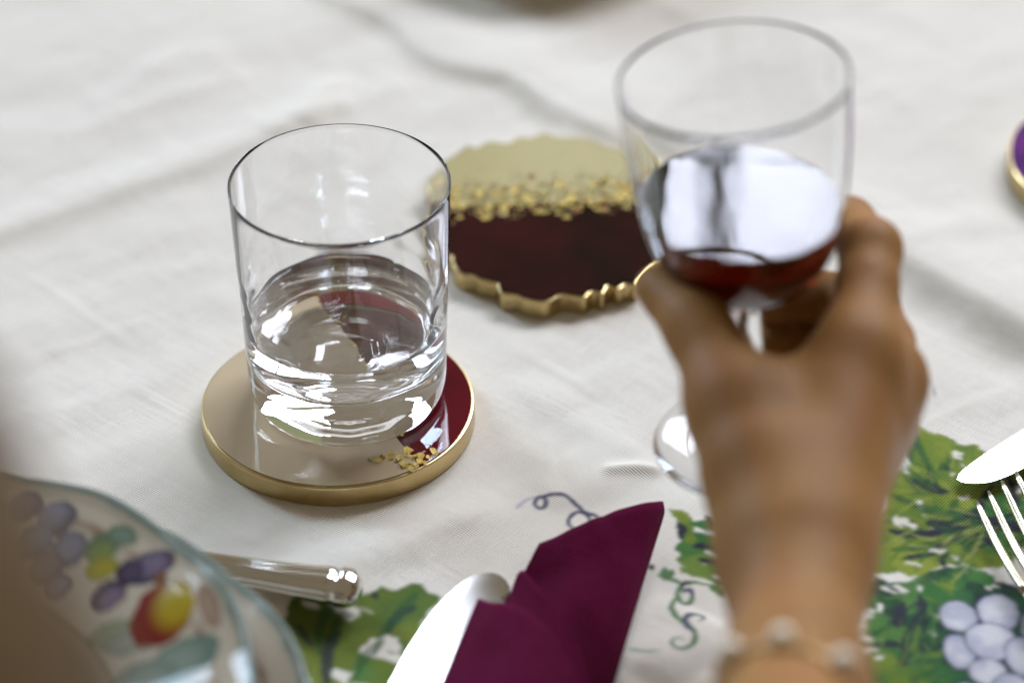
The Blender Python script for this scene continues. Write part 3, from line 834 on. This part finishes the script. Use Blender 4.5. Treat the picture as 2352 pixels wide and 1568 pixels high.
# right hand round the stem; joints in (x, y, distance, radius mm)
arm = pt([(1790, 2150, .600, 27), (1808, 1850, .690, 22.5), (1824, 1568, .765, 19.2), (1832, 1330, .808, 18.4)])
palm = [
    pt([(1832, 1330, .808, 18.2), (1846, 1230, .820, 18.0), (1972, 812, .862, 11.6)]),
    pt([(1842, 1270, .818, 16.5), (2034, 872, .882, 11.4)]),
    pt([(1840, 1270, .828, 16.0), (2020, 960, .903, 11.0)]),
    pt([(1836, 1270, .838, 15.5), (1975, 1040, .920, 10.0)]),
    pt([(1790, 1240, .818, 17.5), (1742, 1080, .832, 15.5), (1692, 935, .846, 12.0)]),
    pt([(1702, 960, .850, 11.5), (1830, 935, .858, 12.5), (1960, 880, .866, 13.0)]),
    pt([(1800, 1080, .850, 16), (1960, 960, .880, 16)]),
]
fingers = [
    pt([(1692, 935, .846, 12.2), (1622, 785, .864, 10.6), (1598, 745, .869, 10.2), (1512, 662, .886, 7.6)]),
    pt([(1972, 812, .862, 11.8), (1992, 660, .882, 9.6), (2000, 572, .893, 9.7), (1950, 512, .916, 8.2), (1905, 492, .932, 7.2), (1880, 486, .938, 6.4)]),
    pt([(2034, 872, .882, 11.8), (2030, 790, .905, 9.6), (1995, 690, .926, 9.4), (1890, 684, .938, 8.4), (1770, 694, .925, 7.0)]),
    pt([(2020, 960, .903, 11.2), (2020, 875, .925, 9.2), (1985, 796, .942, 9.4), (1880, 790, .944, 8.6), (1762, 794, .927, 7.0)]),
    pt([(1975, 1040, .920, 10.0), (1990, 970, .938, 8.2), (1970, 905, .950, 8.0), (1880, 895, .948, 7.4), (1790, 898, .934, 6.2)]),
]
def hand_sdf(P):
    d = chain(P, arm, .010)
    for c in palm: d = smin(d, chain(P, c, .009), .012)
    base = d
    out = base
    for i, f_ in enumerate(fingers):
        out = np.minimum(out, smin(base, chain(P, f_, .004), .009 if i else .012))
    return out
allp = np.array([p for c in [arm] + palm + fingers for p, _ in c])
lo_ = allp.min(0) - .035; hi_ = allp.max(0) + .035
lo_[1] = max(lo_[1], at(1790, 2150, .60).y - .02)
me = surface_net(hand_sdf, lo_, hi_, .0021)
bm = bmesh.new(); bm.from_mesh(me)
for _ in range(2): bmesh.ops.smooth_vert(bm, verts=bm.verts, factor=.5, use_axis_x=True, use_axis_y=True, use_axis_z=True)
bm.to_mesh(me); bm.free()
per = link('person', me, M['skin'])
tag(per, 'bare right forearm and hand lifting the wine glass by its stem', 'person')
mw = None

# pearl bracelet
A0 = at(1815, 1700, .732); A1 = at(1832, 1330, .808)
adir = (A1 - A0).normalized()
bcen = at(1826, 1672, .742)
tocam = (CAM - bcen); e1 = (tocam - adir * tocam.dot(adir)).normalized(); e2 = adir.cross(e1)
if e2.x < 0: e2 = -e2
def ring_pt(phi, off):
    u = e1 * math.cos(phi) + e2 * math.sin(phi)
    c = bcen + adir * (-.011 * math.sin(phi) + .002 * math.cos(phi))
    lo, hi = .005, .06
    for _ in range(30):
        mid = (lo + hi) / 2
        if hand_sdf(np.array([tuple(c + u * mid)]))[0] < off: lo = mid
        else: hi = mid
    return c + u * lo
br = tag(empty('bracelet', bcen), 'thin chain bracelet with spaced cream pearls around the wrist', 'bracelet')
ring = [ring_pt(2 * math.pi * k / 48, .0008) for k in range(49)]
link('chain', tube(ring, [.0007] * 49, 6), M['chain'], br)
sm = bpy.data.meshes.new('pearl'); bm = bmesh.new(); bmesh.ops.create_uvsphere(bm, u_segments=20, v_segments=12, radius=.0032); bm.to_mesh(sm); bm.free()
sm.materials.append(M['pearl']); sm.polygons.foreach_set('use_smooth', [True] * len(sm.polygons))
for k in range(10):
    phi = -.17 + 2 * math.pi * k / 10
    o = bpy.data.objects.new('pearl', sm); COL.objects.link(o); o.parent = br
    o.location = ring_pt(phi, .0030) - bcen
    o.scale = (1, 1, .92)

# arm of a neighbour, far out of focus at the left border
arm2 = pt([(-900, 3300, .30, 52), (-515, 1800, .385, 43), (-585, 1240, .420, 37)])
arm2b = pt([(-585, 1240, .420, 37), (-1150, 960, .50, 36), (-1900, 760, .62, 25)])
hand2 = [pt([(-1900, 760, .62, 25), (-2350, 720, .69, 22)])] + [pt([(-2350, 700 + 60 * k, .69 + .008 * k, 10.5), (-2700, 690 + 75 * k, .73 + .01 * k, 8.5), (-2900, 760 + 80 * k, .74 + .01 * k, 7.0)]) for k in range(4)] + [pt([(-2050, 720, .64, 14), (-2400, 600, .65, 10), (-2620, 590, .66, 8)])]
def arm2_sdf(P):
    d = smin(chain(P, arm2, .02), chain(P, arm2b, .015), .025)
    d = smin(d, chain(P, hand2[0], .012), .015); base = d
    for c in hand2[1:]: d = np.minimum(d, smin(base, chain(P, c, .005), .010))
    return d
allp = np.array([p for c in [arm2, arm2b] + hand2 for p, _ in c])
me = surface_net(arm2_sdf, allp.min(0) - .06, allp.max(0) + .06, .0040)
me.materials.append(M['sleeve']); me.materials.append(M['skin'])
cuff = at(-1850, 760, .62).x
me.polygons.foreach_set('material_index', [1 if p.center.x < cuff else 0 for p in me.polygons])
tag(link('person', me, None), 'blurred brown-sleeved arm close to the camera at the left border', 'person')

# ------------------------------------------------------------------ painted plates
def fit_circle(pts):
    A_ = np.array([[p[0], p[1], 1] for p in pts]); b_ = -np.array([p[0] ** 2 + p[1] ** 2 for p in pts])
    s_, *_ = np.linalg.lstsq(A_, b_, rcond=None)
    c = (-s_[0] / 2, -s_[1] / 2); return c, math.sqrt(c[0] ** 2 + c[1] ** 2 - s_[2])
PZ1, PZ2 = .066, .050
H1, H2 = .054, .048
c1, r1 = fit_circle([onz(x, y, PZ1) for x, y in [(60, 1086), (150, 1098), (250, 1132), (330, 1172), (400, 1226), (460, 1285), (510, 1350), (555, 1425), (590, 1510), (600, 1560)]])
print('plate', c1, r1)

def scallop(th): return 1 + .011 * (np.abs(np.cos(th * 6 + .3)) ** .6 - .6)
def plate_mesh(Rp, h, drop, npol=560):
    # height profile over radius fraction, upper then lower skin
    up = [(0, .006), (.50, .006), (.56, .0068), (.60, h * .36), (.63, h * .70), (.66, h * .77), (.72, h * .82), (.80, h * .875), (.90, h * .94), (.945, h * .96), (.975, h * .985), (.992, h), (1.0, h - .0012)]
    upf = np.array(up); rr = np.concatenate([np.linspace(0, .5, 10), np.linspace(.51, 1.0, 130)])
    zu = np.interp(rr, upf[:, 0], upf[:, 1])
    k = np.array([1, 2, 3, 2, 1.]) / 9; zp = np.pad(zu, 2, mode='edge'); zu = np.convolve(zp, k, 'valid')
    rl = np.linspace(.995, .0, 40); zl = np.interp(rl, upf[:, 0], upf[:, 1]) - .0042
    zl = np.where(rl < .5, .0, np.maximum(zl, 0)); zl = np.where((rl > .40) & (rl < .5), -.002 + 0 * zl, zl)
    rad = np.concatenate([rr, rl]) * Rp; zz = np.concatenate([zu, zl]) + .002
    th = np.linspace(0, 2 * np.pi, npol, endpoint=False)
    f = np.clip((np.concatenate([rr, rl]) - .62) / .38, 0, 1)[:, None]
    RR = rad[:, None] * (1 + (scallop(th)[None, :] - 1) * f)
    ZZ = zz[:, None] + .0010 * f * np.cos(th * 12 + .6)[None, :]
    V = np.stack([RR * np.cos(th), RR * np.sin(th), ZZ], -1)
    me = fast_mesh(V.reshape(-1, 3), grid_faces(len(rad), npol, True)[:, ::1])
    return me, V, np.concatenate([rr, rl])

def paint_plate(me, V, rf, motifs, n_up=140):
    ny, nx = V.shape[:2]
    Cc = np.tile(np.array((.56, .49, .37)), (ny, nx, 1))
    rfa = np.repeat(rf[:, None], nx, 1)
    th = np.arctan2(V[..., 1], V[..., 0])
    wob = .006 * (fbm(th * 20 + 50, rfa * 30, 3) - .5) * 2
    edge = np.clip((rfa + wob - .964) / .014, 0, 1)[..., None]
    gcol = np.array((.22, .27, .225)) + .16 * (fbm(th * 16 + 20, rfa * 10, 3) - .5)[..., None]
    Cc = Cc * (1 - edge) + gcol * edge
    line = np.exp(-((rfa + wob * 1.5 - .890) / .010) ** 2)[..., None] * np.clip(fbm(th * 14 + 3, rfa * 5, 2) * 1.6 - .2, 0, 1)[..., None]
    Cc = Cc * (1 - line) + np.array((.22, .09, .05)) * line
    band = np.exp(-((rfa - .655) / .006) ** 2)[..., None] * .35
    Cc = Cc * (1 - band) + np.array((.30, .22, .13)) * band
    for (x, y, rx, ry, rot_, ca_, cb_, hx, hy) in motifs:
        dx = V[..., 0] - x; dy = V[..., 1] - y
        u = dx * math.cos(rot_) + dy * math.sin(rot_); v = -dx * math.sin(rot_) + dy * math.cos(rot_)
        wb = .12 * (fbm(u * 300 + 9, v * 300 + 5, 3) - .5) * 2
        q = np.hypot(u / rx, v / ry) + wb
        m = np.clip((1 - q) / .06, 0, 1)[..., None]
        t = np.clip(1.15 - np.hypot((u / rx - hx), (v / ry - hy)) / .85, 0, 1)[..., None]
        t = np.clip(t * 1.6, 0, 1)
        c = np.array(ca_) * (1 - t) + np.array(cb_) * t
        m[n_up:] = 0
        Cc = Cc * (1 - m) + c * m
    Cc = Cc * .64
    at_ = me.color_attributes.new('paint', 'FLOAT_COLOR', 'POINT')
    at_.data.foreach_set('color', np.concatenate([Cc.reshape(-1, 3), np.ones((ny * nx, 1))], 1).astype(np.float32).ravel())

def motif_set(px_motifs, cen, z):
    out = []
    for (x, y, rx, ry, rot_, ca_, cb_, hx, hy) in px_motifs:
        q = onz(x, y, z); k = proj(q)[2] / FPX
        out.append((q.x - cen[0], q.y - cen[1], rx * k, ry * k / .76, rot_, ca_, cb_, hx, hy))
    full = []
    for kx in range(4):
        a = kx * math.pi / 2
        for (x, y, rx, ry, rot_, *rest) in out:
            full.append((x * math.cos(a) - y * math.sin(a), x * math.sin(a) + y * math.cos(a), rx, ry, rot_ + a, *rest))
    return full
PL = (.045, .035, .065); PLh = (.20, .16, .22); GB = (.12, .12, .15); GBh = (.26, .27, .32); GR = (.15, .21, .12); GRh = (.24, .30, .10)
fruit = [
    (70, 1195, 40, 34, 0, GB, (.20, .17, .19), -.2, .3), (140, 1225, 46, 40, .3, GB, GBh, -.2, .3), (88, 1262, 44, 36, 0, GB, GBh, .2, .3), (165, 1285, 44, 38, 0, GB, GBh, 0, .2), (115, 1310, 40, 34, 0, GB, (.24, .22, .24), 0, .2), (140, 1345, 34, 26, 0, GB, GBh, 0, 0),
    (240, 1288, 44, 30, .9, GR, GRh, -.3, -.2), (238, 1325, 40, 24, .2, (.30, .30, .05), (.42, .36, .05), 0, 0), (285, 1270, 40, 22, -.5, GR, (.2, .27, .2), 0, 0),
    (348, 1335, 62, 36, .55, PL, PLh, .1, .1), (300, 1340, 34, 30, .2, PL, (.10, .08, .12), .2, .1), (252, 1378, 42, 34, -.2, PL, PLh, .2, -.1),
    (262, 1450, 60, 26, .1, (.20, .25, .16), (.30, .33, .20), 0, 0), (300, 1478, 70, 28, -.2, (.22, .26, .20), (.32, .34, .26), 0, 0), (420, 1540, 95, 50, .5, (.15, .22, .17), (.27, .33, .26), -.2, .1), (330, 1560, 80, 40, 0, (.17, .24, .19), (.28, .33, .27), 0, 0),
    (375, 1436, 74, 78, 0, (.20, .025, .018), (.42, .31, .02), .45, .25),
    (485, 1440, 24, 60, .3, (.30, .20, .13), (.36, .26, .18), 0, 0), (370, 1360, 16, 16, 0, (.2, .1, .06), (.2, .1, .06), 0, 0),
]
me, V, rf = plate_mesh(r1, H1, 0)
paint_plate(me, V, rf, motif_set(fruit, c1, PZ1 - .010))
p1 = link('dinner_plate', me, M['plate'], loc=(c1[0], c1[1], PZ1 - H1 - .002))
tag(p1, 'upper scalloped cream plate painted with fruit and green rim, bottom left', 'plate')
c2, r2 = fit_circle([onz(x, y, PZ2) for x, y in [(330, 1196), (432, 1256), (500, 1296), (560, 1334), (610, 1380), (650, 1430), (685, 1495), (712, 1568)]])
print('plate2', c2, r2)
r2 = min(r2, r1 * 1.12)
me, V, rf = plate_mesh(r2, H2, 0)
paint_plate(me, V, rf, motif_set([], c1, PZ2))
tmp = onz(640, 1420, PZ2); off = .0
p2 = link('dinner_plate', me, M['plate'], loc=(c2[0], c2[1], PZ2 - H2 - .001))
tag(p2, 'lower scalloped cream plate with green rim showing under the fruit plate', 'plate')

# ------------------------------------------------------------------ cutlery
# ornate handle beside the plates
hp = [onz(x, y, .0095) for x, y in [(150, 1245), (360, 1280), (520, 1307), (680, 1333), (750, 1343), (785, 1348), (812, 1352), (834, 1354)]]
hps = spline([tuple(p) for p in hp], 8)
tt = np.linspace(0, 1, len(hps))
rad = np.interp(tt, [0, .286, .43, .571, .66, .714, .76, .80, .857, .90, .93, .965, .985, 1.0], [.0048, .0055, .0066, .0074, .0074, .0078, .0079, .0078, .0072, .0063, .0054, .0039, .0025, .0004])
hn = tag(empty('table_knife', hp[2]), 'ornate ridged silver cutlery handle poking out behind the plates', 'knife')
def ridge(q, t):
    f = 1 + .075 * (abs(math.cos(5 * q)) ** .6 - .6) * 1.6 * (1 if t < .66 else .25)
    if .68 < t < .71: f *= 1.05
    if .62 < t < .66: f *= .93
    return f
link('handle', tube(hps, rad, 60, sx=1.0, sz=.72, shape=ridge), M['silver'], hn)
d0 = (hp[0] - hp[1]).normalized()
bl0 = hp[0]
side = Vector((-d0.y, d0.x, 0)).normalized()
bo = []
for s_, wd in [(0, .005), (.02, .008), (.06, .0095), (.10, .0085), (.115, .005), (.119, .001)]: bo.append(bl0 + d0 * s_ + side * wd)
for s_, wd in [(.119, .001), (.115, .005), (.10, .0085), (.06, .0095), (.02, .008), (0, .005)]: bo.append(bl0 + d0 * s_ - side * wd)
link('blade', prism([(p.x, p.y) for p in bo], .0035, .0050, .0003), M['blade'], hn, False)

def blade_mesh(up_px, low_px, zf, thick=.0007, n=40):
    """a blade between two outlines, slightly crowned"""
    U_ = spline(up_px, 10); L2 = spline(low_px, 10)
    def res(P):
        s_ = np.concatenate([[0], np.cumsum(np.linalg.norm(np.diff(P, axis=0), axis=1))]); q = np.linspace(0, s_[-1], n)
        return np.stack([np.interp(q, s_, P[:, 0]), np.interp(q, s_, P[:, 1])], 1)
    U_, L2 = res(U_), res(L2)
    m = 9
    top = []; bot = []
    for i in range(n):
        for j in range(m):
            t = j / (m - 1); p = U_[i] * (1 - t) + L2[i] * t
            z = zf(i / (n - 1), t)
            q = onz(p[0], p[1], z); cr = thick * .5 * (1 - (2 * t - 1) ** 4) * min(1, (np.linalg.norm(U_[i] - L2[i]) / 90) ** 2)
            top.append(q + Vector((0, 0, cr))); bot.append(q - Vector((0, 0, cr * .8 + .0001)))
    F = grid_faces(n, m)
    V = np.array([tuple(v) for v in top + bot]); k = n * m
    me = fast_mesh(V, np.concatenate([F, F[:, ::-1] + k]))
    bm = bmesh.new(); bm.from_mesh(me)
    bmesh.ops.remove_doubles(bm, verts=bm.verts, dist=2e-5)
    ed = [e for e in bm.edges if e.is_boundary]
    if ed: bmesh.ops.bridge_loops(bm, edges=ed) if False else None
    bmesh.ops.recalc_face_normals(bm, faces=bm.faces)
    bm.to_mesh(me); bm.free()
    return me

# round-ended blade under the napkin, tilted towards the window
kn = tag(empty('table_knife', onz(1000, 1568, .006)), 'shining round-tipped knife blade lying under the burgundy napkin', 'knife')
upk = [(1172, 1362), (1168, 1338), (1142, 1317), (1108, 1315), (1068, 1332), (1010, 1385), (955, 1460), (905, 1548), (800, 1760)]
lok = [(1172, 1362), (1170, 1380), (1158, 1396), (1140, 1408), (1120, 1425), (1080, 1480), (1045, 1545), (1015, 1620), (935, 1800)]
link('blade', blade_mesh(upk, lok, lambda s_, t: .0105 - .0045 * t - .003 * s_), M['blade'], kn)
h0 = onz(885, 1745, .007); h1 = onz(560, 2400, .007)
hp2 = [h0 + (h1 - h0) * t for t in np.linspace(0, 1, 30)]
link('handle', tube(hp2, np.interp(np.linspace(0, 1, 30), [0, .05, .9, .98, 1], [.005, .0065, .0085, .007, .001]), 40, sz=.7, shape=ridge), M['silver'], kn)

# knife at the right
kr = tag(empty('table_knife', onz(2352, 1030, .004)), 'bright pointed knife blade entering from the right above the fork', 'knife')
upk = [(2198, 1100), (2204, 1086), (2228, 1066), (2270, 1036), (2352, 984), (2460, 918), (2620, 820)]
lok = [(2198, 1100), (2208, 1106), (2240, 1109), (2285, 1103), (2352, 1074), (2460, 1014), (2640, 905)]
link('blade', blade_mesh(upk, lok, lambda s_, t: .0042 + .0005 * s_), M['blade'], kr)
h0 = onz(2575, 892, .006); h1 = onz(3250, 510, .006)
hp2 = [h0 + (h1 - h0) * t for t in np.linspace(0, 1, 30)]
link('handle', tube(hp2, np.interp(np.linspace(0, 1, 30), [0, .05, .9, .98, 1], [.005, .0060, .0085, .007, .001]), 40, sz=.7, shape=ridge), M['silver'], kr)

# fork
fk = tag(empty('fork', onz(2352, 1250, .004)), 'four-tined fork with slim tines, warm room reflection in their colour, below the right knife', 'fork')
tips = [(2243, 1148), (2270, 1128), (2300, 1107), (2332, 1087)]
T0 = onz(2243, 1148, .007); D_ = (onz(2362, 1368, .007) - T0); D_.z = 0; D_.normalize()
S_ = Vector((-D_.y, D_.x, 0))
if S_.x < 0: S_ = -S_
tl = .048
def fz(s_): return .0072 - .0035 * math.sin(min(1, s_ / tl) * math.pi) * .6 + max(0, s_ - tl) * .12
gap = .0052
tip0 = [onz(x, y, .0075) for x, y in tips]
for k in range(4):
    st = (tip0[k] - T0).dot(D_)
    lat = (tip0[k] - T0).dot(S_)
    pts = []
    for s_ in np.linspace(0, 1, 16):
        run = st * (1 - s_) + (tl + .002) * s_
        p = T0 + D_ * run + S_ * lat; p.z = fz(run)
        pts.append(p)
    link('tine', tube(pts, np.interp(np.linspace(0, 1, 16), [0, .05, .2, 1], [.0004, .0010, .0014, .0017]), 14, sz=.85), M['fork'], fk)
lats = [(t_ - T0).dot(S_) for t_ in tip0]
V = []; NN = 40; prof = []
for i in range(NN):
    s_ = i / (NN - 1) * .15
    mid = (lats[0] + lats[3]) / 2; hw = np.interp(s_, [0, .010, .022, .035, .05, .10, .15], [(lats[3] - lats[0]) / 2 + .0017, (lats[3] - lats[0]) / 2 + .0015, .0080, .0042, .0035, .0050, .0085])
    prof.append((T0 + D_ * (tl + s_) + S_ * mid, hw, fz(tl + min(s_, .03)) + .0))
for c, hw, z in prof:
    for j in range(7):
        q = -1 + 2 * j / 6; p = c + S_ * (hw * q); V.append((p.x, p.y, z + .0011 * (1 - q ** 4)))
for c, hw, z in prof:
    for j in range(7):
        q = -1 + 2 * j / 6; p = c + S_ * (hw * q); V.append((p.x, p.y, z - .0011 * (1 - q ** 4) - .0003))
F = grid_faces(NN, 7)
link('handle', fast_mesh(np.array(V), np.concatenate([F, F[:, ::-1] + NN * 7])), M['fork'], fk)

# ------------------------------------------------------------------ napkin
def coons(top, right, bottom, left, n=44):
    """patch of 3D points between four polylines (top l-r, right t-b, bottom l-r, left t-b)"""
    def res(P):
        P = np.array([tuple(p) for p in P]); 
        if len(P) > 2: P = spline(P, 8)
        s_ = np.concatenate([[0], np.cumsum(np.linalg.norm(np.diff(P, axis=0), axis=1))]); q = np.linspace(0, s_[-1], n)
        return np.stack([np.interp(q, s_, P[:, k]) for k in range(3)], 1)
    t_, r_, b_2, l_ = map(res, (top, right, bottom, left))
    u = np.linspace(0, 1, n)[None, :, None]; v = np.linspace(0, 1, n)[:, None, None]
    return (1 - v) * t_[None] + v * b_2[None] + (1 - u) * l_[:, None] + u * r_[:, None] - ((1 - u) * (1 - v) * t_[0] + u * (1 - v) * t_[-1] + (1 - u) * v * b_2[0] + u * v * b_2[-1])
def cloth_patch(name, P, parent, thick=.0014, wr=.0013, sd=0):
    n = P.shape[0]
    P = P.copy(); P[..., 2] += wr * (fbm(P[..., 0] * 90 + sd, P[..., 1] * 50 + sd, 3) - .5) * 2
    Q = P.copy(); Q[..., 2] -= thick
    V = np.concatenate([P.reshape(-1, 3), Q.reshape(-1, 3)]); k = n * n
    F = grid_faces(n, n)
    rim = np.concatenate([np.arange(n), np.arange(1, n) * n + n - 1, (n - 1) * n + np.arange(n - 2, -1, -1), np.arange(n - 2, 0, -1) * n])
    W = np.stack([rim, np.roll(rim, -1), np.roll(rim, -1) + k, rim + k], 1)
    me = fast_mesh(V, np.concatenate([F, F[:, ::-1] + k, W]))
    bm = bmesh.new(); bm.from_mesh(me); bmesh.ops.remove_doubles(bm, verts=bm.verts, dist=1e-6); bmesh.ops.recalc_face_normals(bm, faces=bm.faces); bm.to_mesh(me); bm.free()
    return link(name, me, M['napkin'], parent)
def Z(l): return [onz(x, y, z) for x, y, z in l]
nk = tag(empty('napkin', onz(1300, 1500, 0)), 'burgundy cloth napkin folded to a point beside the knife', 'napkin')
# back leaf with the tall tip
P = coons(Z([(1238, 1248, .017), (1320, 1212, .020), (1400, 1178, .021), (1470, 1156, .020), (1508, 1151, .018), (1524, 1152, .014)]),
          Z([(1524, 1152, .014), (1527, 1172, .013), (1500, 1260, .010), (1455, 1410, .007), (1408, 1575, .006), (1350, 1780, .005), (1290, 2000, .005)]),
          Z([(1000, 2000, .008), (1120, 2000, .016), (1290, 2000, .005)]),
          Z([(1238, 1248, .017), (1206, 1308, .014), (1180, 1372, .010), (1140, 1480, .010), (1095, 1620, .009), (1000, 2000, .008)]))
u = np.linspace(0, 1, P.shape[0])
P[..., 2] += .004 * np.exp(-((u[None, :] - .35 - .3 * u[:, None]) / .16) ** 2) * np.sin(np.clip(u[:, None] * 2, 0, 1) * np.pi / 2)
cloth_patch('back_fold', P, nk, sd=3)
# middle leaf
P = coons(Z([(1188, 1318, .016), (1205, 1312, .018), (1250, 1365, .021), (1310, 1432, .020)]),
          Z([(1310, 1432, .020), (1345, 1520, .019), (1360, 1620, .017), (1330, 1950, .012)]),
          Z([(1000, 1950, .015), (1160, 1950, .020), (1330, 1950, .012)]),
          Z([(1188, 1318, .016), (1176, 1350, .015), (1150, 1420, .015), (1110, 1550, .015), (1000, 1950, .015)]))
cloth_patch('middle_fold', P, nk, sd=13)
# front leaf over the blade
P = coons(Z([(1098, 1370, .020), (1130, 1380, .024), (1190, 1395, .027), (1255, 1440, .028), (1310, 1510, .027)]),
          Z([(1310, 1510, .027), (1345, 1590, .026), (1350, 1700, .024), (1320, 1950, .018)]),
          Z([(850, 1950, .016), (1080, 1950, .026), (1320, 1950, .018)]),
          Z([(1098, 1370, .020), (1075, 1420, .019), (1045, 1490, .018), (1012, 1572, .018), (850, 1950, .016)]))
P[..., 2] += .003 * np.exp(-((u[None, :] - .55) / .2) ** 2) * np.clip(u[:, None] * 3, 0, 1)
cloth_patch('front_fold', P, nk, sd=23)

# ------------------------------------------------------------------ dish at the top border
DR = .078
dp = [(0, .004), (DR * .50, .004), (DR * .80, .010), (DR * .96, .026), (DR, .030), (DR + .0015, .0285), (DR * .98, .024), (DR * .84, .006), (DR * .60, .0015), (DR * .55, 0), (DR * .48, 0), (DR * .46, .0015), (0, .0015)]
ds = link('serving_dish', lathe(spline(dp, 5), 96), M['dish'], loc=(dish_c.x, dish_c.y + .042, .0005))
tag(ds, 'blurred grey dish whose edge just shows at the top border', 'dish')
